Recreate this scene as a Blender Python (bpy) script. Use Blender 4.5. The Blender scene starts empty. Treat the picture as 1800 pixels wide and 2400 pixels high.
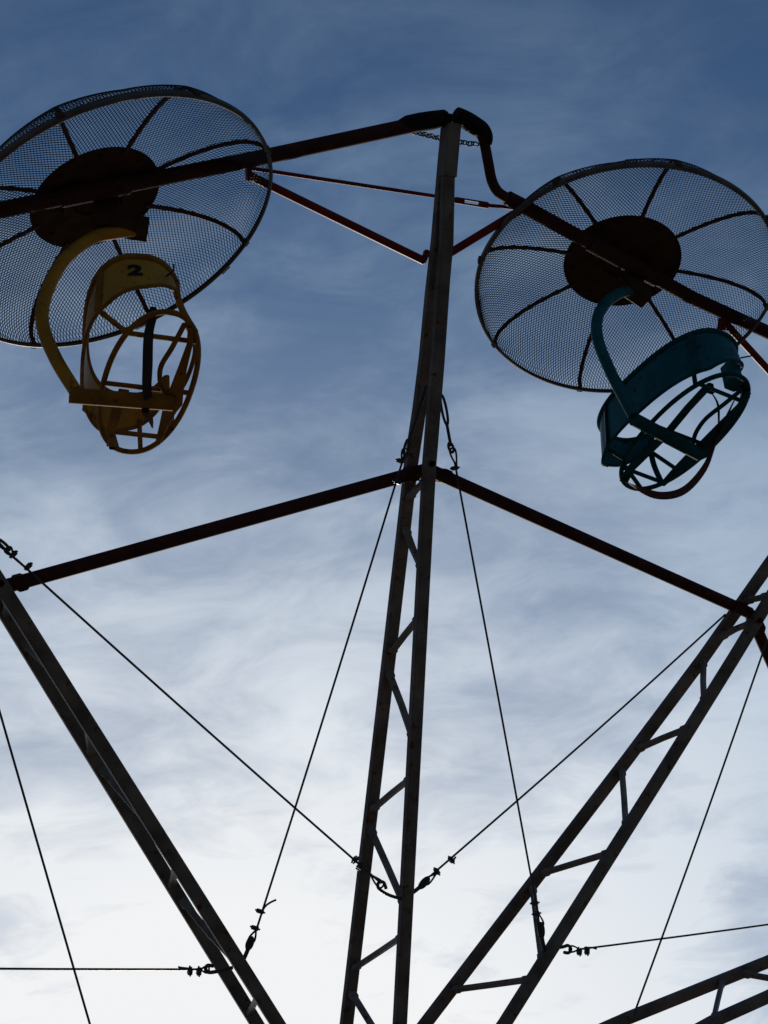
import bpy, bmesh, math, random
from mathutils import Vector as V3, Matrix, Euler
random.seed(7)
sc = bpy.context.scene
COL = sc.collection
PI = math.pi

# ------------------------------------------------------------------ camera
CAM_Z = 3.4                                   # the photographer stands on a raised platform
FPX = 4163.0                                  # focal length in pixels of the 1800 x 2400 photograph
CAM_R = Matrix(((0.9974071708741326, -0.07196482118965261, 0.0),
                (0.043820105555380004, 0.6073312875219333, 0.7932392486167499),
                (-0.05708532068731881, -0.7911825147891554, 0.6089100873314006)))
cd = bpy.data.cameras.new('camera')
cam = bpy.data.objects.new('camera', cd); COL.objects.link(cam)
cd.sensor_fit = 'VERTICAL'; cd.sensor_height = 36.0; cd.sensor_width = 27.0
cd.lens = 36.0 * FPX / 2400.0
cd.clip_start = 0.05; cd.clip_end = 20000
m = CAM_R @ Matrix(((1, 0, 0), (0, -1, 0), (0, 0, -1)))
cam.matrix_world = Matrix.Translation((0, 0, CAM_Z)) @ m.to_4x4()
sc.camera = cam

# ------------------------------------------------------------------ light, sky, exposure
SUN_EL, SUN_AZ = math.radians(12), math.radians(-9)      # azimuth from +Y, negative = to the left
SUN_DIR = V3((math.sin(SUN_AZ) * math.cos(SUN_EL), math.cos(SUN_AZ) * math.cos(SUN_EL), math.sin(SUN_EL)))
ld = bpy.data.lights.new('sun', 'SUN'); ld.energy = 2.0; ld.angle = math.radians(0.5); ld.color = (1, .86, .70)
sun = bpy.data.objects.new('sun', ld); COL.objects.link(sun)
sun.rotation_euler = (-SUN_DIR).to_track_quat('-Z', 'Y').to_euler()
sc.view_settings.view_transform = 'Standard'; sc.view_settings.look = 'None'
sc.view_settings.exposure = 0.0; sc.view_settings.gamma = 1.0

w = bpy.data.worlds.new('World'); sc.world = w; w.use_nodes = True
nt = w.node_tree; nt.nodes.clear()
def nd(t, **kw):
    n = nt.nodes.new(t)
    for k, v in kw.items(): setattr(n, k, v)
    return n
def lk(a, b): nt.links.new(a, b)
def mth(op, a, b=None, clamp=False):
    n = nd('ShaderNodeMath', operation=op, use_clamp=clamp)
    for i, x in enumerate((a, b)):
        if x is None: continue
        if isinstance(x, (int, float)): n.inputs[i].default_value = x
        else: lk(x, n.inputs[i])
    return n.outputs[0]
def mrange(x, a, b, c, d, smooth=True):
    n = nd('ShaderNodeMapRange'); n.interpolation_type = 'SMOOTHSTEP' if smooth else 'LINEAR'
    lk(x, n.inputs['Value'])
    for k, v in zip(('From Min', 'From Max', 'To Min', 'To Max'), (a, b, c, d)): n.inputs[k].default_value = v
    return n.outputs[0]
tc = nd('ShaderNodeTexCoord')
sky = nd('ShaderNodeTexSky', sky_type='NISHITA'); sky.sun_disc = False
sky.sun_elevation = SUN_EL; sky.sun_rotation = SUN_AZ
sky.air_density = 1.0; sky.dust_density = 0.2; sky.ozone_density = 2.0
sep = nd('ShaderNodeSeparateXYZ'); lk(tc.outputs['Generated'], sep.inputs[0])
zc = mth('ADD', mth('MAXIMUM', sep.outputs[2], 0.0), 0.22)               # the cloud sheet curves down to the horizon
comb = nd('ShaderNodeCombineXYZ')
lk(mth('DIVIDE', sep.outputs[0], zc), comb.inputs[0]); lk(mth('DIVIDE', sep.outputs[1], zc), comb.inputs[1])
def cloud_noise(scale, rot, stretch, detail, rough, dist, off):
    mp = nd('ShaderNodeMapping'); mp.inputs['Scale'].default_value = (scale, scale * stretch, 1)
    mp.inputs['Rotation'].default_value = (0, 0, rot); mp.inputs['Location'].default_value = off
    lk(comb.outputs[0], mp.inputs[0])
    n = nd('ShaderNodeTexNoise'); n.inputs['Scale'].default_value = 1.0; n.inputs['Detail'].default_value = detail
    n.inputs['Roughness'].default_value = rough; n.inputs['Distortion'].default_value = dist
    lk(mp.outputs[0], n.inputs['Vector']); return n.outputs['Fac']
big = cloud_noise(3.4, 0.5, 1.0, 5, 0.52, 0.3, (12.4, 3.1, 0))
fine = cloud_noise(9.0, 0.35, 1.7, 10, 0.62, 0.5, (24.0, 1.3, 0))
dens = mth('ADD', mth('MULTIPLY', big, 0.58), mth('MULTIPLY', fine, 0.42))
cover = mrange(sep.outputs[2], 0.44, 0.80, 0.075, -0.05, smooth=False)     # thicker towards the horizon
gap = mth('MULTIPLY', mrange(sep.outputs[0], 0.11, .23, 0.0, -0.22), mrange(sep.outputs[2], .34, .46, 1.0, 0.0))
puff = mrange(mth('ADD', mth('ADD', dens, gap), cover), 0.37, 0.68, 0.0, 1.0)
dot = nd('ShaderNodeVectorMath', operation='DOT_PRODUCT'); lk(tc.outputs['Generated'], dot.inputs[0]); dot.inputs[1].default_value = (-.12, .965, .235)
veil = mrange(sep.outputs[2], 0.34, 0.76, 0.74, 0.04, smooth=False)       # thin high haze
cl = mth('ADD', mth('ADD', veil, mth('MULTIPLY', gap, 1.6)), mth('MULTIPLY', puff, mrange(sep.outputs[2], 0.36, 0.82, 0.62, 0.42, smooth=False)), clamp=True)
glow = mrange(dot.outputs['Value'], 0.66, 0.98, 0.0, 1.0, smooth=False)  # clouds glow where the sun stands behind them
bright = mth('ADD', mrange(dot.outputs['Value'], -1.0, 0.66, 0.04, 0.19, smooth=False), mth('MULTIPLY', mth('POWER', glow, 1.75), 0.72))
ccol = nd('ShaderNodeValToRGB'); lk(glow, ccol.inputs[0])
ccol.color_ramp.elements[0].color = (.52, .75, 1.16, 1); ccol.color_ramp.elements[1].color = (.97, .985, 1.0, 1); ccol.color_ramp.elements[1].position = 1.0
ce = ccol.color_ramp.elements.new(.5); ce.color = (.69, .95, 1.28, 1)
cmul = nd('ShaderNodeVectorMath', operation='SCALE'); lk(ccol.outputs[0], cmul.inputs[0]); lk(bright, cmul.inputs['Scale'])
tint = nd('ShaderNodeVectorMath', operation='MULTIPLY'); lk(sky.outputs[0], tint.inputs[0]); tint.inputs[1].default_value = (.76, 1.02, 1.30)
bg_sky = nd('ShaderNodeBackground'); bg_sky.inputs['Strength'].default_value = 0.060
lk(tint.outputs[0], bg_sky.inputs[0])
bg_cl = nd('ShaderNodeBackground'); lk(cmul.outputs[0], bg_cl.inputs[0]); bg_cl.inputs['Strength'].default_value = 1.0
mix = nd('ShaderNodeMixShader'); lk(cl, mix.inputs[0]); lk(bg_sky.outputs[0], mix.inputs[1]); lk(bg_cl.outputs[0], mix.inputs[2])
out = nd('ShaderNodeOutputWorld'); lk(mix.outputs[0], out.inputs[0])

# ------------------------------------------------------------------ materials
def mat(name, col, rough=.5, metal=0., var=.25, rust=None, scale=9., bump=.15):
    mm = bpy.data.materials.new(name); mm.use_nodes = True
    t = mm.node_tree; b = t.nodes['Principled BSDF']
    b.inputs['Specular IOR Level'].default_value = .12; b.inputs['Roughness'].default_value = rough; b.inputs['Metallic'].default_value = metal
    co = t.nodes.new('ShaderNodeTexCoord')
    n = t.nodes.new('ShaderNodeTexNoise'); n.inputs['Scale'].default_value = scale; n.inputs['Detail'].default_value = 6
    t.links.new(co.outputs['Object'], n.inputs['Vector'])
    r = t.nodes.new('ShaderNodeValToRGB')
    r.color_ramp.elements[0].position = .3; r.color_ramp.elements[1].position = .7
    r.color_ramp.elements[0].color = (*[c * (1 - var) for c in col], 1)
    r.color_ramp.elements[1].color = (*[min(1, c * (1 + var)) for c in col], 1)
    t.links.new(n.outputs['Fac'], r.inputs[0]); last = r.outputs[0]
    if rust:
        n2 = t.nodes.new('ShaderNodeTexNoise'); n2.inputs['Scale'].default_value = scale * 2.3; n2.inputs['Detail'].default_value = 8
        n2.inputs['Roughness'].default_value = .65
        t.links.new(co.outputs['Object'], n2.inputs['Vector'])
        r2 = t.nodes.new('ShaderNodeValToRGB'); r2.color_ramp.elements[0].position = .58; r2.color_ramp.elements[1].position = .66
        t.links.new(n2.outputs['Fac'], r2.inputs[0])
        mx = t.nodes.new('ShaderNodeMix'); mx.data_type = 'RGBA'
        t.links.new(r2.outputs[0], mx.inputs[0]); t.links.new(last, mx.inputs[6]); mx.inputs[7].default_value = (*rust, 1)
        last = mx.outputs[2]
    t.links.new(last, b.inputs['Base Color'])
    bp = t.nodes.new('ShaderNodeBump'); bp.inputs['Strength'].default_value = bump; bp.inputs['Distance'].default_value = .004
    t.links.new(n.outputs['Fac'], bp.inputs['Height']); t.links.new(bp.outputs[0], b.inputs['Normal'])
    return mm
RUST = (.09, .035, .015)
M_STEEL = mat('weathered grey paint', (.150, .128, .112), .55, 0, .38, RUST, 7., .3)
M_BRACE = mat('grey paint on the lattice bars', (.19, .172, .16), .5, 0, .3, RUST)
M_DKRED = mat('dark maroon paint', (.055, .018, .019), .7, 0, .3, RUST)
M_RED = mat('red paint', (.17, .016, .015), .45, 0, .25, RUST)
M_BOOT = mat('black rubber boot', (.010, .009, .010), .8, 0, .3)
M_WIRE = mat('dark wire rope', (.06, .06, .065), .5, .5, .2)
M_GALV = mat('dull mesh', (.040, .042, .046), .6, .2, .2)
M_HOOP = mat('worn grey hoop', (.11, .10, .095), .5, .2, .3, (.12, .07, .04))
M_RIB = mat('brown rib paint', (.07, .040, .032), .5, 0, .3, RUST)
M_DISC = mat('rusty brown disc', (.060, .030, .018), .7, 0, .35, (.05, .02, .01))
M_YEL = mat('yellow paint', (.46, .235, .026), .45, 0, .2, (.24, .10, .02))
M_YELD = mat('scuffed yellow tube', (.26, .125, .018), .75, 0, .3, (.10, .04, .012))
M_TEAL = mat('teal paint', (.010, .115, .140), .45, 0, .2, (.01, .04, .05))
M_TEALD = mat('dark teal tube', (.008, .070, .088), .75, 0, .3, (.01, .02, .024))
M_BELT = mat('dark grey webbing', (.045, .043, .050), .8, 0, .2)
M_BELTR = mat('faded maroon webbing', (.14, .062, .064), .8, 0, .25)
M_BLACK = mat('black number paint', (.012, .012, .014), .5, 0, .1)
M_PAD = mat('inside of the tub, pale wear', (.42, .30, .20), .6, 0, .25)
M_GROUND = mat('dry dusty ground', (.22, .175, .125), .9, 0, .3, None, 1.2)

# ------------------------------------------------------------------ mesh helpers
def obj(name, bm, mtl, parent=None, sharp=35):
    bmesh.ops.recalc_face_normals(bm, faces=bm.faces[:])
    me = bpy.data.meshes.new(name); bm.to_mesh(me); bm.free()
    for p in me.polygons: p.use_smooth = True
    me.set_sharp_from_angle(angle=math.radians(sharp))
    me.materials.append(mtl)
    o = bpy.data.objects.new(name, me); COL.objects.link(o)
    if parent: o.parent = parent
    return o
def empty(name, mw, parent=None):
    o = bpy.data.objects.new(name, None); COL.objects.link(o); o.empty_display_size = .2
    if parent: o.parent = parent
    else: o.matrix_world = mw
    return o
def tag(o, label, cat, group=None):
    o['label'] = label; o['category'] = cat
    if group: o['group'] = group
def V(p): return V3(p)
def frames(pts, up=None):
    """a tangent and two cross axes at every point of a polyline (parallel transport)"""
    pts = [V(p) for p in pts]; n = len(pts); T = []
    for i in range(n):
        a = pts[max(i - 1, 0)]; b = pts[min(i + 1, n - 1)]; T.append((b - a).normalized())
    if up is None:
        up = V((0, 0, 1)) if abs(T[0].z) < .9 else V((1, 0, 0))
    u = V(up); u = (u - T[0] * u.dot(T[0])).normalized(); res = []
    for i in range(n):
        u = (u - T[i] * u.dot(T[i])).normalized(); res.append((pts[i], T[i], u, T[i].cross(u)))
    return res
def sweep(bm, pts, sections, up=None, cap=True, closed=False):
    """sections: one list of (a, b) for all points or one per point"""
    fr = frames(pts, up); n = len(fr)
    if closed:
        k = len(pts); P = [V(p) for p in pts]; fr = []
        u = None
        for i in range(k):
            T = (P[(i + 1) % k] - P[i - 1]).normalized()
            if u is None: u = V(up) if up is not None else V((0, 0, 1))
            u = (u - T * u.dot(T)).normalized(); fr.append((P[i], T, u, T.cross(u)))
    rings = []
    for i, (p, t, a, b) in enumerate(fr):
        s = sections[i] if isinstance(sections[0][0], (list, tuple)) else sections
        rings.append([bm.verts.new(p + a * x + b * y) for x, y in s])
    m_ = len(rings[0])
    for i in range(n if closed else n - 1):
        r0, r1 = rings[i], rings[(i + 1) % n]
        for j in range(m_): bm.faces.new((r0[j], r0[(j + 1) % m_], r1[(j + 1) % m_], r1[j]))
    if cap and not closed:
        bm.faces.new(rings[0][::-1]); bm.faces.new(rings[-1])
def circ(r, n=12): return [(r * math.cos(2 * PI * i / n), r * math.sin(2 * PI * i / n)) for i in range(n)]
def rect(a, b, c=.004):
    a /= 2; b /= 2; c = min(c, a * .6, b * .6)
    return [(a, -b + c), (a, b - c), (a - c, b), (-a + c, b), (-a, b - c), (-a, -b + c), (-a + c, -b), (a - c, -b)]
def tube(bm, pts, r, n=12, up=None, closed=False): sweep(bm, pts, circ(r, n), up, closed=closed)
def taper(bm, pts, rs, n=14, up=None): sweep(bm, pts, [circ(r, n) for r in rs], up)
def bar(bm, pts, a, b, up, c=.004): sweep(bm, pts, rect(a, b, c), up)
def smooth(pts, n=6, closed=False):
    """Catmull-Rom through the points"""
    P = [V(p) for p in pts]; k = len(P); out_ = []
    for i in range(k if closed else k - 1):
        if closed: p0, p1, p2, p3 = P[i - 1], P[i], P[(i + 1) % k], P[(i + 2) % k]
        else: p0, p1, p2, p3 = P[max(i - 1, 0)], P[i], P[i + 1], P[min(i + 2, k - 1)]
        for j in range(n):
            t = j / n
            out_.append(.5 * ((2 * p1) + (p2 - p0) * t + (2 * p0 - 5 * p1 + 4 * p2 - p3) * t * t + (3 * p1 - p0 - 3 * p2 + p3) * t ** 3))
    if not closed: out_.append(P[-1])
    return out_
def ribbon(bm, pts, wid, th, upf):
    """flat strap; upf(i, n) gives the width direction"""
    n = len(pts); fr = frames(pts); rings = []
    for i, (p, t, _, _) in enumerate(fr):
        a = V(upf(i / (n - 1))); a = (a - t * a.dot(t)).normalized(); b = t.cross(a)
        wv = wid(i / (n - 1)) if callable(wid) else wid
        rings.append([bm.verts.new(p + a * x * wv / 2 + b * y * th / 2) for x, y in ((1, -1), (1, 1), (-1, 1), (-1, -1))])
    for i in range(n - 1):
        for j in range(4): bm.faces.new((rings[i][j], rings[i][(j + 1) % 4], rings[i + 1][(j + 1) % 4], rings[i + 1][j]))
    bm.faces.new(rings[0][::-1]); bm.faces.new(rings[-1])
def ellipse_ring(bm, c, ax, ay, a, b, r, n=20, m_=8):
    pts = [V(c) + V(ax) * a * math.cos(2 * PI * i / n) + V(ay) * b * math.sin(2 * PI * i / n) for i in range(n)]
    tube(bm, pts, r, m_, up=V(ax).cross(V(ay)), closed=True)
def box(bm, c, ax, ay, az, sx, sy, sz, bev=.006):
    c, ax, ay, az = V(c), V(ax).normalized(), V(ay).normalized(), V(az).normalized()
    sweep(bm, [c - az * sz / 2, c + az * sz / 2], [(x, y) for x, y in rect(sx, sy, bev)], up=ax)

# ------------------------------------------------------------------ the wheel's own axes
# x along the rim, y along the middle spoke (outwards), z along the axle towards the viewer
WM = Matrix(((0.8757088840133899, 0.15739154302975647, 0.4564667048567017),
             (0.44522902301394307, -0.6290235982468555, -0.6372600959691639),
             (0.18682897935297055, 0.7612865525091659, -0.6209168361726363)))
HUB = V((-0.4126056570483132, 10.310035163059766, 3.19367807633882 + CAM_Z))
WHEEL = Matrix.Translation(HUB) @ WM.to_4x4()
CAMP = WM.transposed() @ (V((0, 0, CAM_Z)) - HUB)          # the camera in wheel axes
CAMW = WM.transposed() @ CAM_R
def ray(u, v): return CAMW @ V(((u - 900) / FPX, (v - 1200) / FPX, 1.0))
def at(u, v, z):
    """photograph pixel -> point of the wheel on the plane z"""
    d = ray(u, v); return CAMP + d * ((z - CAMP.z) / d.z)
def wid(r): return .097 + (4.04 - r) * .0654 if r < 4.04 else max(.026, .097 - (r - 4.04) * .047)
def on_cone(u, v, side):
    """pixel -> point on the front (+1) or back (-1) rails, which close up towards the tip"""
    p = at(u, v, 0)
    for _ in range(8): p = at(u, v, side * wid(math.hypot(p.x, p.y)))
    return p
def spoke_dir(k): a = math.radians(36 * k); return V((math.sin(a), math.cos(a), 0))
def spoke_pt(k, r, side=0): return spoke_dir(k) * r + V((0, 0, side * wid(r)))
ZAX = V((0, 0, 1))

wheel = empty('ride_wheel', WHEEL)
tag(wheel, 'big dark spoked ride wheel with lattice spokes, red rim arms and bracing cables', 'ride wheel')

# ---- spokes: two box rails each, laced with flat bars
RAILS = {
 0: ([(1049, 420), (1046, 568), (1038, 658), (1025, 850), (1005, 1100), (997, 1250), (937, 2400)],
     [(1026, 568), (1012, 690), (998, 839), (983, 958), (963, 1090), (945, 1250), (812, 2400)]),
 -1: ([(10, 1384), (165, 1630), (651, 2400)], [(130, 1630), (602, 2400)]),
 1: ([(1800, 1410), (1718, 1545), (1572, 1780), (1182, 2400)], [(1800, 1326), (1646, 1545), (1470, 1780), (1161, 2184), (1017, 2373)]),
 2: ([(1800, 2336), (1677, 2391)], [(1800, 2254), (1472, 2386)]),
}
# bracing bars as pixels: (front?, u, v) -> (front?, u, v)
LACE = {
 0: [((1, 992, 1118), (-1, 962, 1172)), ((-1, 944, 1232), (1, 980, 1342)), ((1, 973, 1440), (-1, 910, 1536)), ((-1, 906, 1566), (1, 957, 1740)),
     ((1, 954, 1820), (-1, 880, 1900)), ((-1, 862, 1936), (1, 938, 2130)), ((1, 938, 2192), (-1, 828, 2272)), ((-1, 820, 2322), (1, 905, 2500))],
 1: [((-1, 1747, 1415), (1, 1806, 1392)), ((1, 1762, 1440), (-1, 1680, 1496)), ((-1, 1643, 1536), (1, 1645, 1650)), ((1, 1612, 1695), (-1, 1486, 1760)),
     ((-1, 1455, 1795), (1, 1456, 1935)), ((1, 1430, 1992), (-1, 1262, 2047)), ((-1, 1244, 2068), (1, 1260, 2250)), ((1, 1242, 2289), (-1, 1074, 2336)),
     ((-1, 1020, 2360), (1, 1040, 2560))],
 2: [((-1, 1735, 2285), (1, 1860, 2296)), ((-1, 1693, 2292), (1, 1671, 2394))],
}
def rail_line(k, i):
    side = 1 if i == 0 else -1
    pts = [on_cone(u, v, side) for u, v in RAILS[k][i]] if k in RAILS else []
    pts = [spoke_pt(k, 5.80, side)] + pts + ([spoke_pt(k, 4.04, side)] if not pts else []) + [spoke_pt(k, .42, side)]
    return [p for j, p in enumerate(pts)]
def along(line, r):
    """point of a rail at the distance r from the axle"""
    for a, b in zip(line, line[1:]):
        ra, rb = math.hypot(a.x, a.y), math.hypot(b.x, b.y)
        if min(ra, rb) <= r <= max(ra, rb): return a.lerp(b, (r - ra) / (rb - ra) if ra != rb else 0)
    return line[-1]
lines = {k: (rail_line(k, 0), rail_line(k, 1)) for k in range(-3, 4)}
std = []
for a, b in LACE[0]:
    pa, pb = on_cone(a[1], a[2], a[0]), on_cone(b[1], b[2], b[0])
    std.append(((a[0], math.hypot(pa.x, pa.y)), (b[0], math.hypot(pb.x, pb.y))))
for k in range(-3, 4):
    sp = empty('spoke', None, wheel)
    for i in (0, 1):
        bm = bmesh.new(); bar(bm, lines[k][i], .072, .050, spoke_dir(k).cross(ZAX), .006); obj('rail', bm, M_STEEL, sp)
    ends = []
    for j in range(len(std)):
        if k in LACE and j < len(LACE[k]) and k != 2:
            a, b = LACE[k][j]; pts = []
            for s_, u, v in (a, b):
                p = on_cone(u, v, s_); pts.append(along(lines[k][0 if s_ > 0 else 1], math.hypot(p.x, p.y)))
        elif k == 2 and j < 2:
            a, b = LACE[2][j]; pts = []
            for s_, u, v in (a, b):
                p = on_cone(u, v, s_); pts.append(along(lines[k][0 if s_ > 0 else 1], math.hypot(p.x, p.y)))
        else:
            if k == 2: continue
            pts = [along(lines[k][0 if s_ > 0 else 1], r) for s_, r in std[j]]
        ends.append(pts)
    if k == 1:
        pass
    for pts in ends:
        bm = bmesh.new(); a, b = pts; t = (b - a).normalized(); L_ = (b - a).length
        jit = spoke_dir(k).cross(ZAX) * random.uniform(-.006, .006)
        sweep(bm, [a, a + t * .062, a + t * .075, a.lerp(b, .5) + jit, b - t * .075, b - t * .062, b], [rect(w_, h_, .003) for w_, h_ in ((.052, .030), (.050, .030), (.036, .026), (.036, .026), (.036, .026), (.050, .030), (.052, .030))], spoke_dir(k).cross(ZAX)); obj('lattice_bar', bm, M_BRACE, sp)
    # box sleeve over the tip of the spoke, plates and bolts at the joint with the ring tubes
    bm = bmesh.new()
    d = spoke_dir(k); xs = d.cross(ZAX)
    bar(bm, [d * 5.955 + ZAX * .010, d * 5.66 + ZAX * .010], .084, .094, xs, .005); obj('tip_sleeve', bm, M_STEEL, sp)
    bm = bmesh.new()
    pass
    bm.free()
    for sx in (-.038, .040):
        bm = bmesh.new(); box(bm, d * 5.975 + xs * sx + ZAX * .02, xs, ZAX, d, .046, .08, .05, .015); obj('bolt_head', bm, M_BOOT, sp)

# ---- ring tubes half way out, spoke to spoke
J = {k: spoke_pt(k, 4.05) for k in range(-3, 4)}
J[-1], J[0], J[1] = at(-2, 1379, 0), at(1003, 1100, 0), at(1757, 1437, 0)
for k in range(-3, 3):
    bm = bmesh.new(); a, b = J[k], J[k + 1]
    tube(bm, [a, b], .038, 14)
    t = (b - a).normalized()
    for p, s in ((a, 1), (b, -1)):
        box(bm, p + t * s * .11, t, spoke_dir(k), ZAX, .08, .081, .081, .02)
    obj('ring_tube', bm, M_DKRED, wheel)

for k in range(-3, 4):                                    # through-bolts of the ring tubes
    p = along(lines[k][0], 4.06); bm = bmesh.new()
    tube(bm, [p + V((0, 0, .02)), p + V((0, 0, .040))], .017, 6); obj('through_bolt', bm, M_BOOT, wheel)

# ---- rim arms at the tips
def px(l, z=0.): return [at(u, v, z) for u, v in l]
def rim_arm(bar_pts, crank_pts, boot_a, boot_b):
    bm = bmesh.new(); tube(bm, bar_pts, .042, 16); arm = obj('rim_arm', bm, M_DKRED, wheel)
    if crank_pts:
        bm = bmesh.new(); tube(bm, smooth(crank_pts, 5), .030, 14); obj('crank', bm, M_DKRED, arm)
    for bt in (boot_a, boot_b):
        if bt:
            P, R = bt; bm = bmesh.new(); taper(bm, P, R, 16); obj('rubber_boot', bm, M_BOOT, arm)
    return arm
armL = rim_arm(px([(1046, 276), (634, 365), (223, 448), (-280, 548)]),
               px([(-440, 580), (-428, 690), (-400, 725), (-280, 548 + 60)]) and px([(-505, 590), (-470, 640), (-360, 575), (-280, 548)]),
               (px([(941, 297), (955, 291), (985, 286), (1012, 282), (1042, 276)]), [.041, .048, .052, .052, .046]), None)
armR = rim_arm(px([(1190, 464), (1221, 480), (1340, 546), (1458, 608), (1622, 698), (1800, 779), (2100, 903)]),
               px([(1122, 306), (1134, 330), (1144, 380), (1153, 424), (1168, 450), (1192, 466), (1230, 486)]),
               (smooth(px([(1068, 268), (1090, 280), (1112, 294), (1130, 306), (1139, 322), (1138, 338)]), 4), [.044 + .008 * math.sin(PI * min(1, i / 14)) - .010 * max(0, i - 14) / 6 for i in range(21)]), None)
# collar where each arm runs through its canopy
for arm, (u, v, u2, v2) in ((armL, (140, 464, 300, 432)), (armR, (1380, 567, 1540, 653))):
    bm = bmesh.new(); tube(bm, px([(u, v), (u2, v2)]), .052, 16); obj('collar', bm, M_DKRED, arm)

# ---- struts from the rim arms down to the spoke, tie rod with a turnbuckle
def strut(p, q, tab):
    bm = bmesh.new(); tube(bm, [p, q], .0235, 14); s = obj('strut', bm, M_RED, wheel)
    for a, b, w_ in tab or ():
        bm = bmesh.new(); bar(bm, [a, b], w_, .03, ZAX, .004); obj('strut_bracket', bm, M_RED, s)
    return s
strut(at(580, 409, -.04), at(993, 611, -.10), [(at(582, 385, -.03), at(584, 424, -.04), .035), (at(989, 616, -.10), at(1003, 588, -.10), .035), (at(994, 594, -.1), at(1015, 594, -.1), .022)])
strut(at(1230, 486, -.04), at(1030, 608, -.10), None)
strut(at(1699, 756, -.02), at(1950, 1030, -.08), [(at(1694, 738, -.01), at(1690, 772, -.03), .05), (at(1700, 740, -.01), at(1706, 772, -.03), .045)])
strut(at(-120, 535, -.02), at(-420, 800, -.08), None)
bm = bmesh.new()
tube(bm, [at(560, 385, -.08), at(585, 394, -.10), at(1020, 460, -.12), at(1072, 470, -.12)], .011, 10)
tube(bm, [at(1138, 481, -.10), at(1230, 489, -.05)], .011, 10)
rod = obj('tie_rod', bm, M_RED, wheel)
bm = bmesh.new()
a, b = at(1068, 469, -.12), at(1142, 481, -.10); t = (b - a).normalized(); n_ = t.cross(ZAX)
for s in (-1, 1): bar(bm, [a + n_ * .013 * s, b + n_ * .013 * s], .010, .016, n_, .002)
for p, q in ((a - t * .005, a + t * .05), (b - t * .05, b + t * .005)): tube(bm, [p, q], .017, 10)
obj('turnbuckle', bm, M_RED, rod)
bm = bmesh.new(); bar(bm, [at(1158, 483, -.09), at(1205, 489, -.06)], .024, .014, ZAX, .003); obj('clevis', bm, M_RED, rod)

# ---- hub
bm = bmesh.new()
taper(bm, [V((0, 0, z)) for z in (-.62, -.60, -.34, -.32, .32, .34, .60, .62)], [.26, .30, .30, .52, .52, .30, .30, .26], 32)
obj('hub', bm, M_STEEL, wheel)

# ---- bracing cables in the front plane: spoke foot of one to the upper part of the next
def clip(bm, p, t, side):
    n = t.cross(ZAX).normalized() * side
    box(bm, p + n * .012, t, ZAX, n, .022, .034, .030, .004)
    for s in (-.011, .011): tube(bm, [p - n * .014 + ZAX * s, p + n * .036 + ZAX * s], .005, 6)
def cable(P, Q, clips=(), loops=(), hooks=(), tails=(), links=()):
    """P, Q pixels of the wire's two ends; the rest as pixels along it"""
    c = lambda q: q if isinstance(q, V3) else on_cone(q[0], q[1], 1)
    p, q = c(P), c(Q); bm = bmesh.new()
    sag = [p.lerp(q, i / 8) - V((0, .77, -.62)) * .012 * math.sin(PI * i / 8) for i in range(9)]
    tube(bm, sag, .0062, 8)
    for tl in tails: tube(bm, smooth([c(x) for x in tl], 4), .0055, 6)
    for a, b in loops:                                   # the wire's own eye, round a thimble
        A, B = c(a), c(b); t = (B - A); n = t.cross(ZAX).normalized()
        for s in (-1, 1): tube(bm, smooth([A, A.lerp(B, .55) + n * .016 * s, A.lerp(B, .9) + n * .017 * s, B], 4), .0055, 6)
    ca = obj('bracing_cable', bm, M_WIRE, wheel)
    for u, v, s in clips:
        bm = bmesh.new(); clip(bm, c((u, v)), (q - p).normalized(), s); obj('cable_clip', bm, M_WIRE, ca)
    for pts, r in hooks:
        bm = bmesh.new(); tube(bm, smooth([c(x) for x in pts], 4), r, 10); obj('eye_bolt', bm, M_WIRE, ca)
    for a, b, hw, r in links:
        A, B = c(a), c(b); t = (B - A) / 2; n = t.normalized().cross(ZAX)
        bm = bmesh.new(); ellipse_ring(bm, (A + B) / 2, t.normalized(), n, t.length, hw, r); obj('shackle', bm, M_WIRE, ca)
    return ca
cable((36, 1309), (893, 2070), clips=[(829, 2019, -1), (840, 2034, -1)], loops=[((868, 2050), (897, 2078))],
      hooks=[([(905, 2083), (899, 2068), (888, 2068), (886, 2079), (897, 2090), (915, 2099), (938, 2106)], .0095)])
cable((1700, 1440), (1010, 2052), clips=[(1060, 2019, 1), (1026, 2046, 1)], loops=[((1022, 2048), (996, 2070))], tails=[((1056, 2022), (1064, 2014), (1068, 2008))],
      hooks=[([(1003, 2062), (990, 2074), (966, 2093), (946, 2105)], .0115)], links=[((1004, 2058), (984, 2080), .014, .010)])
cable((949, 1062), (600, 2182), clips=[(614, 2137, 1), (602, 2176, 1), (927, 1128, -1), (942, 1082, 1)],
      loops=[((600, 2180), (587, 2208)), ((942, 1084), (951, 1052))], tails=[((613, 2138), (622, 2124), (634, 2115), (647, 2109))],
      hooks=[([(998, 905), (993, 925), (975, 985), (958, 1035)], .009), ([(590, 2200), (580, 2228), (565, 2262)], .0115)],
      links=[((590, 2198), (581, 2224), .014, .010), ((957, 1030), (949, 1068), .013, .008)])
cable((1066, 1085), (1262, 2150), clips=[(1070, 1096, 1), (1257, 2115, 1), (1261, 2140, 1)], loops=[((1070, 1092), (1059, 1050)), ((1262, 2142), (1269, 2172))],
      hooks=[([(1047, 992), (1052, 1020), (1057, 1046)], .009), ([(1268, 2170), (1271, 2200), (1277, 2228)], .0115)],
      links=[((1034, 925), (1048, 996), .015, .008), ((1053, 1038), (1061, 1060), .014, .008), ((1267, 2164), (1270, 2196), .014, .010)])
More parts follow.
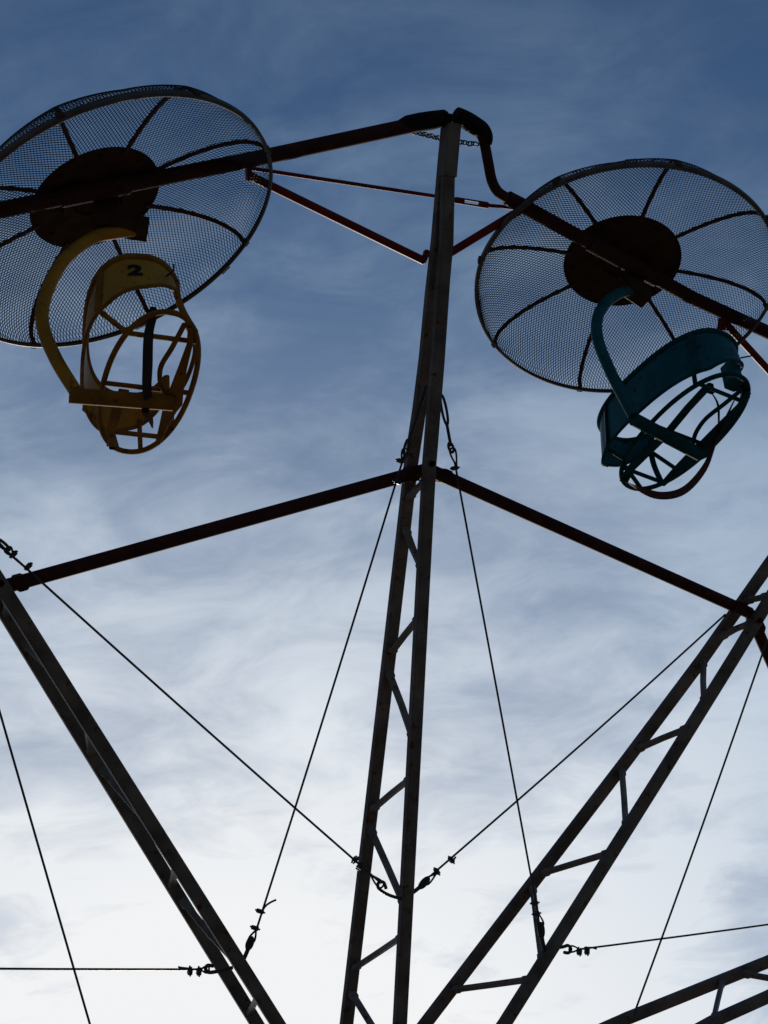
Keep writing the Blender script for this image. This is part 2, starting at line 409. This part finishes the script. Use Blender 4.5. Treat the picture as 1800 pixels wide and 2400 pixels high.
cable((-1060, 2252), (471, 2272), clips=[(446, 2271, 1), (467, 2272, 1)], loops=[((470, 2272), (490, 2272))], tails=[((446, 2270), (425, 2268), (418, 2266))],
      hooks=[([(500, 2264), (486, 2263), (482, 2272), (490, 2279), (512, 2276), (545, 2268)], .010)])
cable((1357, 2225), spoke_pt(2, 4.626, 1), clips=[(1358, 2226, 1), (1376, 2225, 1)], loops=[((1358, 2225), (1334, 2224))], tails=[((1370, 2221), (1386, 2221), (1398, 2224))],
      hooks=[([(1322, 2232), (1333, 2233), (1338, 2224), (1331, 2216), (1320, 2219), (1290, 2224)], .010)])
cable((1797, 1503), (1484, 2382))
cable(spoke_pt(-1, 4.626, 1), spoke_pt(-2, 1.64, 1))
c_top = cable((-20, 1252), (60, 1330), clips=[(28, 1303, -1), (63, 1331, -1)], loops=[((30, 1304), (16, 1284))], links=[((-12, 1262), (22, 1290), .012, .008)])

# ------------------------------------------------------------------ chain under the two boots
def chain(path, pitch, hw, r):
    pts = smooth(path, 24); L = [0]
    for a, b in zip(pts, pts[1:]): L.append(L[-1] + (b - a).length)
    bm = bmesh.new(); n = int(L[-1] / pitch); j = 0
    for i in range(n):
        s = (i + .5) * pitch
        while j < len(L) - 2 and L[j + 1] < s: j += 1
        p = pts[j].lerp(pts[j + 1], (s - L[j]) / max(1e-6, L[j + 1] - L[j])); t = (pts[j + 1] - pts[j]).normalized()
        a = t.cross(ZAX).normalized(); a = a if i % 2 else t.cross(a).normalized()
        ellipse_ring(bm, p, t, a, pitch * .72, hw, r, 14, 6)
    return bm
cpts = [WHEEL @ p for p in (at(960, 305, -.03), at(985, 313, -.05), at(1010, 319, -.09), at(1040, 327, -.13), at(1078, 333, -.09), at(1104, 337, -.04), at(1124, 338, 0))]
bmc = bmesh.new()
base = cpts[3]
bmc.free()
bmc = chain([p - base for p in cpts], .031, .0165, .0043)
ch = obj('chain', bmc, M_WIRE); ch.location = base
tag(ch, 'short black link chain slung behind the mast top between the two rubber boots', 'chain')

# ------------------------------------------------------------------ mesh canopies, fixed over the rim arms
R_C, A_D, H_C = .895, .353, .2132             # hoop radius, disc radius, rise of the dome
def dome(r): 
    t = min(1, max(0, (r - A_D) / (R_C - A_D)))
    return H_C * (1 - t ** 2.4) ** (1 / 2.4)
RIBS = [math.radians(22.5 + 45 * i) for i in range(8)]
def sect(th):
    """0 at a rib, 1 half-way between two ribs: the sheets are pulled flat there"""
    x = ((th - RIBS[0]) / (PI / 4)) % 1.0
    return 1 - abs(2 * x - 1)
def lift(x, y):
    r = math.hypot(x, y); f = sect(math.atan2(y, x))
    return dome(min(R_C, r * (1 + .022 * f))) + .003
def mesh_data():
    a, b, hw = .0300, .0192, .0018                        # diamonds, long way along each panel's middle line
    arc = [(A_D * .9, A_D * .9)]; NR = 400                # developed radius -> radius in plan
    for i in range(NR + 1):
        t = 1 - (1 - i / NR) ** 2
        r = A_D * .9 + (R_C - A_D * .9) * t
        d = math.hypot(r - arc[-1][1], dome(r) - dome(arc[-1][1])); arc.append((arc[-1][0] + d, r))
    LEN = arc[-1][0]
    def plan(s_):
        lo, hi = 0, len(arc) - 1
        while hi - lo > 1:
            m_ = (lo + hi) // 2
            if arc[m_][0] < s_: lo = m_
            else: hi = m_
        (s0, r0), (s1, r1) = arc[lo], arc[hi]
        return r0 + (r1 - r0) * (s_ - s0) / max(1e-9, s1 - s0)
    vs, fs = [], []
    ni, nj = int(LEN / a * 2) + 3, int(LEN / b * 2) + 3
    for k in range(8):
        th = RIBS[k] + PI / 8; c, s_ = math.cos(th), math.sin(th); raw = {}
        ox, oy = random.uniform(0, a), random.uniform(0, b); sk = random.uniform(-.05, .05)
        for i in range(0, ni):
            for j in range(-nj, nj + 1):
                if (i + j) % 2: continue
                p_, q_ = i * a / 2 + ox, j * b / 2 + oy
                raw[(i, j)] = (p_ - q_ * sk + .002 * math.sin(j * .11 + k), q_ + p_ * sk + .002 * math.sin(i * .09 + k))
        def inside(u): return A_D * .93 < math.hypot(*u) < LEN - .002 and abs(math.atan2(u[1], u[0])) < PI / 8 + .008
        def place(u):
            L_ = math.hypot(*u); r = plan(L_); f = r / L_; x, y = u[0] * f, u[1] * f
            sag = .010 * sect(math.atan2(x * s_ + y * c, x * c - y * s_)) * math.sin(PI * min(1, max(0, (L_ - A_D) / (LEN - A_D))))
            return V((x * c - y * s_, x * s_ + y * c, lift(x * c - y * s_, x * s_ + y * c) - sag))
        ok = {key: place(u) for key, u in raw.items() if inside(u)}
        for (i, j), u in raw.items():
            for dj in (1, -1):
                w_ = raw.get((i + 1, j + dj))
                if w_ is None: continue
                p, q = ok.get((i, j)), ok.get((i + 1, j + dj))
                if p is None and q is None: continue
                if p is None or q is None:               # run the strand on to the hoop, rib or disc
                    A_, B_ = (u, w_) if p is not None else (w_, u); lo, hi = 0., 1.
                    for _ in range(7):
                        m_ = (lo + hi) / 2
                        if inside((A_[0] + (B_[0] - A_[0]) * m_, A_[1] + (B_[1] - A_[1]) * m_)): lo = m_
                        else: hi = m_
                    e_ = place((A_[0] + (B_[0] - A_[0]) * lo, A_[1] + (B_[1] - A_[1]) * lo))
                    p, q = (p if p is not None else q), e_
                if (q - p).length < 1e-4: continue
                t = (q - p).normalized(); up = V((p.x * .5, p.y * .5, 1)); up = (up - t * up.dot(t)).normalized(); n = t.cross(up) * hw; up = up * hw * 1.1
                m_ = len(vs)
                for e in (p, q): vs += [e + n - up, e - n - up * .2, e + up]
                fs += [(m_, m_ + 1, m_ + 4, m_ + 3), (m_ + 1, m_ + 2, m_ + 5, m_ + 4), (m_ + 2, m_, m_ + 3, m_ + 5)]
    me = bpy.data.meshes.new('wire_mesh'); me.from_pydata(vs, [], fs); me.update(); me.materials.append(M_GALV)
    return me
MESH = mesh_data()
def build_canopy(cen, t, n, label, loops):
    t, n = V(t), V(n); y = n.cross(t)
    mw = WHEEL @ (Matrix.Translation(V(cen)) @ Matrix((t, y, n)).transposed().to_4x4())
    e = empty('canopy', mw); tag(e, label, 'canopy', 'mesh canopies on the rim arms')
    o = bpy.data.objects.new('wire_mesh', MESH); COL.objects.link(o); o.parent = e
    bm = bmesh.new(); N = 96                              # flat hoop round the edge
    P = [V((R_C * math.cos(2 * PI * i / N), R_C * math.sin(2 * PI * i / N), 0)) for i in range(N)]
    sweep(bm, P, rect(.030, .009, .002), up=ZAX, closed=True)
    tube(bm, [p * (1 - .010) + V((0, 0, -.014)) for p in P], .0085, 8, up=ZAX, closed=True)
    obj('hoop', bm, M_HOOP, e)
    bm = bmesh.new()                                      # the disc, slightly dished, with a turned-down edge
    prof = [(.0, .020), (.12, .018), (.26, .010), (A_D * .97, .0), (A_D, -.006), (A_D, -.016), (A_D * .985, -.016), (A_D * .96, -.008), (.26, .0), (.12, .008), (.0, .010)]
    rings = []
    for r, z in prof:
        rings.append([bm.verts.new((r * math.cos(2 * PI * i / 48), r * math.sin(2 * PI * i / 48), H_C + z)) for i in range(48)] if r else [bm.verts.new((0, 0, H_C + z))])
    for r0, r1 in zip(rings, rings[1:]):
        for i in range(48):
            q = [r0[i % len(r0)], r0[(i + 1) % len(r0)], r1[(i + 1) % len(r1)], r1[i % len(r1)]]
            u = []
            for x in q:
                if x not in u: u.append(x)
            if len(u) > 2: bm.faces.new(u)
    obj('hub_disc', bm, M_DISC, e)
    for i in range(8):
        th = PI / 8 * 2 * i; bm = bmesh.new(); c = V((.30 * math.cos(th), .30 * math.sin(th), H_C - .004))
        tube(bm, [c, c - V((0, 0, .014))], .012, 6); obj('bolt', bm, M_DISC, e)
    bm = bmesh.new(); tube(bm, [V((.13 * math.cos(2 * PI * i / 32), .13 * math.sin(2 * PI * i / 32), H_C + .004)) for i in range(32)], .010, 8, up=ZAX, closed=True); obj('flange', bm, M_DISC, e)
    for th in RIBS:
        bm = bmesh.new(); rr = [A_D * .9] + [A_D + (R_C - .012 - A_D) * (1 - (1 - i / 14) ** 1.8) for i in range(15)]
        pts = [V((r * math.cos(th), r * math.sin(th), dome(r) - .014)) for r in rr] + [V(((R_C - .01) * math.cos(th), (R_C - .01) * math.sin(th), -.01))]
        bar(bm, pts, .013, .024, ZAX if False else V((-math.sin(th), math.cos(th), 0)).cross(V((math.cos(th), math.sin(th), 0))), .003)
        # lug outside the hoop where the rib ends
        c = V((R_C * math.cos(th), R_C * math.sin(th), .0))
        box(bm, c * 1.008 + V((0, 0, .006)), V((-math.sin(th), math.cos(th), 0)), V((math.cos(th), math.sin(th), 0)), ZAX, .036, .014, .034, .003)
        obj('rib', bm, M_RIB, e)
    for th in loops:                                      # wire latch loops on the hoop
        bm = bmesh.new(); er = V((math.cos(th), math.sin(th), 0)); et = V((-math.sin(th), math.cos(th), 0))
        c = er * R_C
        tube(bm, [c - et * .03, c + er * .028 - et * .03, c + er * .028 + et * .03, c + et * .03], .0042, 6)
        obj('latch_loop', bm, M_WIRE, e)
    # bracket down to the rim arm
    for s in (-.16, .16):
        bm = bmesh.new(); box(bm, V((s, 0, H_C - .022)), V((1, 0, 0)), V((0, 1, 0)), ZAX, .05, .10, .05, .008); obj('saddle', bm, M_DISC, e)
    return e
LC, LT, LN = (-1.92778, 5.12092, .03020), (.951057, .309017, 0), (-.237076, .729646, -.641413)
RC, RT, RN = (1.26956, 5.21150, .01769), (.951057, -.309017, 0), (.236542, .728002, -.643476)
build_canopy(LC, LT, LN, 'round mesh canopy with dark centre disc above the yellow seat', [math.radians(36), math.radians(72)])
build_canopy(RC, RT, RN, 'round mesh canopy with dark centre disc above the teal seat', [math.radians(10), math.radians(-130)])

# ------------------------------------------------------------------ hanging seats
FHALF = .210
def sup(th, a, b, n=2.4):
    c, s = math.cos(th), math.sin(th)
    return math.copysign(abs(c) ** (2 / n), c) * a, math.copysign(abs(s) ** (2 / n), s) * b
def build_seat(cen, t, n, psi, yaw, drop, arm, tube_ends, tub_dv, mats, label, number, belts, clamps, pad, sleeve=.27, ss=1., rise=.345, deep=.255, yaw_top=None, plate=1.):
    SHALF, RISE = .53 * ss, rise
    t, n = V(t), V(n); y = n.cross(t); org = V(cen) + n * H_C
    Vv = n * math.cos(psi) + t * math.sin(psi); F = t * math.cos(psi) - n * math.sin(psi)
    org = org - Vv * drop
    fm = Matrix((F, y, Vv)).transposed().to_4x4()
    mw = WHEEL @ (Matrix.Translation(org) @ fm)
    MP, MT, MB = mats                                     # panel, tube, belt
    e = empty('hanging_seat', mw); tag(e, label, 'ride seat', 'ride seats hanging under the canopies')
    # pivot sleeve, curved arm and the cross tube below the seat (f, 0, v)
    bm = bmesh.new(); ax = V((1, 0, 0))
    bar(bm, [V((-.02, 0, -.165)), V((sleeve, 0, -.19))], .10, .105, V((0, 0, 1)), .012)
    box(bm, V((.06, 0, -.10)), V((1, 0, 0)), V((0, 1, 0)), ZAX, .12, .09, .14, .01)
    obj('pivot_sleeve', bm, M_DISC, e)
    bm = bmesh.new(); sweep(bm, smooth([V((f, 0, v)) for f, v in arm], 7), circ(.033, 16)); obj('curved_arm', bm, MP, e)
    f0, f1, v0, v1 = tube_ends
    bm = bmesh.new(); tube(bm, [V((f0, 0, v0)), V((f1, 0, v1))], .038, 18); obj('cross_tube', bm, MT, e)
    # tub axes: g = forward, s = sideways, h = up, turned by yaw about the upright
    O = V((.258, 0, tub_dv)); g = V((math.cos(yaw), math.sin(yaw), 0)); s_ = V((-math.sin(yaw), math.cos(yaw), 0))
    P = lambda a, b, c: O + g * a + s_ * b + ZAX * c
    yt = yaw if yaw_top is None else yaw_top
    g2 = V((math.cos(yt), math.sin(yt), 0)); s2 = V((-math.sin(yt), math.cos(yt), 0))
    PT = lambda a, b, c: O + g2 * a + s2 * b + ZAX * c
    # foot ring
    bm = bmesh.new(); pts = []
    for i in range(64):
        a, b = sup(2 * PI * i / 64, FHALF, SHALF, 2.2); pts.append(P(a, b, 0))
    tube(bm, pts, .0138, 10, up=ZAX, closed=True); obj('foot_ring', bm, MT, e)
    # top rim: round the near end, the back and the far end; open at the front, where it drops to the ring
    rim = []; T0 = math.radians(-38); T1 = math.radians(-322)
    top = lambda th, h, out=0.: PT(-.070 + sup(th, FHALF + .016 + out, SHALF - .02 + out, 2.5)[0], sup(th, FHALF + .016 + out, SHALF - .02 + out, 2.5)[1], h)
    NS = 60
    ths = [T0 + (T1 - T0) * i / NS for i in range(NS + 1)]
    low0 = [P(*(lambda q: (q[0], q[1], 0))(sup(math.radians(-50), FHALF, SHALF, 2.2))), PT(.140, -.40 * ss, .12), PT(.115, -.385 * ss, .24)]
    low1 = [PT(.115, .385 * ss, .24), PT(.140, .40 * ss, .12), P(*(lambda q: (q[0], q[1], 0))(sup(math.radians(50), FHALF, SHALF, 2.2)))]
    bm = bmesh.new(); tube(bm, smooth(low0, 5)[:-1] + [top(th, RISE) for th in ths] + smooth(low1, 5)[1:], .0165, 10, up=ZAX); obj('top_rim', bm, MT, e)
    # sheet hanging from the rim: deep at the back, shallower round the ends
    def depth(th):
        x = abs(math.degrees(th) + 180)                  # 0 at the middle of the back
        if x < 60: return deep
        if x < 100: return deep - (deep - .18) * (x - 60) / 40
        return .18 - .10 * min(1., (x - 100) / 42)
    bm = bmesh.new(); A = []
    for th in ths:
        d = depth(th); A.append([bm.verts.new(top(th, RISE - .004 - d * q, o + .018 * q)) for o in (0, -.006) for q in (0, .33, .66, 1)])
    for r0, r1 in zip(A, A[1:]):
        order = [0, 1, 2, 3, 7, 6, 5, 4]
        for i in range(8): bm.faces.new((r0[order[i]], r0[order[(i + 1) % 8]], r1[order[(i + 1) % 8]], r1[order[i]]))
    bm.faces.new([A[0][i] for i in (0, 1, 2, 3, 7, 6, 5, 4)][::-1]); bm.faces.new([A[-1][i] for i in (0, 1, 2, 3, 7, 6, 5, 4)])
    panel = obj('back_panel', bm, MP, e, 50)
    bm = bmesh.new(); tube(bm, [top(th, RISE - .004 - depth(th), .015) for th in ths], .0095, 8, up=ZAX); obj('panel_edge', bm, MT, panel)
    for deg in (-132, -180 - 33, -262):                   # upright straps over the sheet
        th = math.radians(deg); bm = bmesh.new(); d = depth(th)
        p0, p1 = top(th, RISE, .006), top(th, RISE - d, .026)
        out_ = (top(th, 0, .1) - top(th, 0, 0)).normalized()
        bar(bm, [p0, p1], .010, .038, out_, .002); obj('strap_rib', bm, MT, panel)
    # posts from the panel to the ring
    for deg, dr in ((-136, -140), (-222, -218), (-280, -285), (-312, -330)):
        th = math.radians(deg); bm = bmesh.new()
        q = sup(math.radians(dr), FHALF, SHALF, 2.2)
        bar(bm, [top(th, RISE - depth(th) + .03, .012), P(q[0], q[1], 0)], .022, .022, g, .004); obj('post', bm, MT, e)
    # cross bars of the ring
    def ring_f(s): return FHALF * (1 - abs(s / SHALF) ** 2.2) ** (1 / 2.2)
    for s in (-.36, .02, .39):
        bm = bmesh.new(); tube(bm, [P(-ring_f(s), s, 0), P(ring_f(s), s, 0)], .0125, 10); obj('cross_bar', bm, MT, e)
    # lengthwise members: flat bar at the back, tapered plate at the front, two bowed rods
    bm = bmesh.new(); bar(bm, [P(-.115, .0, -.045), P(-.125, .34, -.04), P(-.075, .495 * ss, -.008)], .050, .012, g, .002); obj('seat_bearer', bm, MT, e)
    if not number:
        bm = bmesh.new(); bar(bm, [P(-.12, -.02, -.05), P(-.12, -.20, -.03), P(-.105, -.35, -.006)], .046, .012, g, .002); obj('seat_bearer', bm, MT, e)
    bm = bmesh.new(); sw = [(-.47, .022), (-.36, .028), (-.2, .042), (-.05, .07), (.03, .095), (.10, .07), (.24, .042), (.40, .024)]
    sweep(bm, [P(min(.125, ring_f(s * ss) - .004), s * ss, -.030 - .04 * max(0, 1 - abs(s) * 4)) for s, _ in sw], [rect(.012, w_ * plate, .002) for _, w_ in sw], up=ZAX); obj('front_plate', bm, MT, e)
    bm = bmesh.new(); tube(bm, smooth([P(.08, -.46 * ss, 0), P(.055, -.31, -.01), P(.03, -.17, -.015), P(.05, -.05, -.012), P(.09, .03, -.01)], 6), .0125, 10); obj('bowed_rod', bm, MT, e)
    bm = bmesh.new(); tube(bm, smooth([P(.09, -.455 * ss, .01), P(.165, -.30, .03), P(.185, -.15, .04), P(.17, 0, .02), P(.12, .07, -.02)], 6), .0110, 10); obj('bowed_rod', bm, MT, e)
    # belts
    for pts, wd, col, fl in belts:
        bm = bmesh.new(); pp = smooth([P(*p) for p in pts], 6)
        tw = lambda x: V((math.cos(fl[0] + fl[1] * x), .25, math.sin(fl[0] + fl[1] * x)))
        ribbon(bm, pp, lambda x: wd * (.75 + .35 * math.sin(PI * x)), .004, tw); obj('seat_belt', bm, col, e)
    for (a, b, c), sz in clamps:
        bm = bmesh.new(); box(bm, P(a, b, c), g, s_, ZAX, sz, sz * .8, sz * 1.1, sz * .25)
        tube(bm, [P(a - sz * .9, b, c), P(a + sz * .9, b, c)], sz * .22, 8); obj('clamp', bm, M_BOOT, e)
    if pad:
        (a, b, c), (x, yy, z) = pad
        bm = bmesh.new(); box(bm, P(a, b, c), g, s_, ZAX, x, yy, z, .02); obj('pad', bm, MP, e)
    # wire hook on the near end
    bm = bmesh.new(); tube(bm, [top(math.radians(-62), RISE - .08, .015), top(math.radians(-62), RISE - .09, .07), top(math.radians(-62), RISE - .05, .07)], .005, 6); obj('wire_hook', bm, M_WIRE, e)
    if number:
        cu = bpy.data.curves.new('number', 'FONT'); cu.body = number; cu.size = .092; cu.extrude = .0012; cu.offset = .0036
        cu.align_x = 'CENTER'; cu.align_y = 'CENTER'; cu.materials.append(M_BLACK)
        th = math.radians(-92); q = .46
        c = top(th, RISE - .004 - depth(th) * q, .018 * q + .0035)
        tn = (top(th + .05, 0) - top(th - .05, 0)).normalized(); upv = (top(th, RISE, 0) - top(th, RISE - depth(th), .018)).normalized(); nn = tn.cross(upv).normalized(); upv = nn.cross(tn)
        fo = bpy.data.objects.new('number', cu); COL.objects.link(fo); fo.parent = panel
        fo.matrix_local = Matrix.Translation(c) @ Matrix((tn * 1.5, upv, nn)).transposed().to_4x4()
        bpy.context.view_layer.update()
        me = bpy.data.meshes.new_from_object(fo.evaluated_get(bpy.context.evaluated_depsgraph_get()))
        mo = bpy.data.objects.new('number', me); COL.objects.link(mo); mo.parent = panel; mo.matrix_local = fo.matrix_local
        bpy.data.objects.remove(fo); mo.name = 'number'
    return e
build_seat(LC, LT, LN, math.radians(22), .06, 0.,
           [(.215, -.200), (.10, -.235), (-.013, -.290), (-.149, -.455), (-.232, -.689), (-.245, -.882), (-.18, -1.087), (-.085, -1.275)],
           (-.112, .375, -1.305, -1.303), -1.207, (M_YEL, M_YELD, M_BELT),
           'yellow hanging seat numbered 2 on a curved yellow arm', '2',
           [([(-.06, -.50, .03), (-.075, -.42, -.03), (-.05, -.25, -.09), (-.02, -.08, -.10), (.02, .02, -.115)], .046, M_BELT, (.1, .5)),
            ([(-.02, .03, -.13), (.02, .06, -.15), (.04, .10, -.17)], .035, M_BELTR, (.3, 1.2))],
           [((-.07, -.50, .03), .030), ((-.01, .02, -.12), .034), ((-.085, .505, .0), .030)], None, .27, 1.02, .345, .255, -.07)
build_seat(RC, RT, RN, 0., -.12, .055,
           [(.130, -.165), (.02, -.20), (-.12, -.335), (-.265, -.560), (-.314, -.79), (-.253, -1.03), (-.125, -1.30)],
           (-.125, .364, -1.330, -1.338), -1.235, (M_TEAL, M_TEALD, M_BELTR),
           'teal hanging seat with a loose maroon belt drooping below it', None,
           [([(.08, -.42, .02), (.11, -.28, -.01), (.14, -.10, -.07), (.165, .06, -.145), (.13, .22, -.20), (.05, .34, -.175), (-.05, .42, -.085), (-.10, .46, -.01)], .043, M_BELTR, (.9, 1.9)),
            ([(-.02, -.30, .05), (.03, -.28, 0), (.09, -.2, -.04), (.14, -.12, -.06)], .02, M_BELT, (0, 1))],
           [((-.05, -.33, .04), .045), ((.09, -.45, .0), .035), ((-.085, .462, .0), .028)], ((.06, -.40, .12), (.10, .09, .13)), .15, .96, .325, .305, -.02, 1.35)

# ------------------------------------------------------------------ ground, far below the view
bm = bmesh.new(); bmesh.ops.create_grid(bm, x_segments=8, y_segments=8, size=3000)
g = obj('ground', bm, M_GROUND); g['kind'] = 'structure'
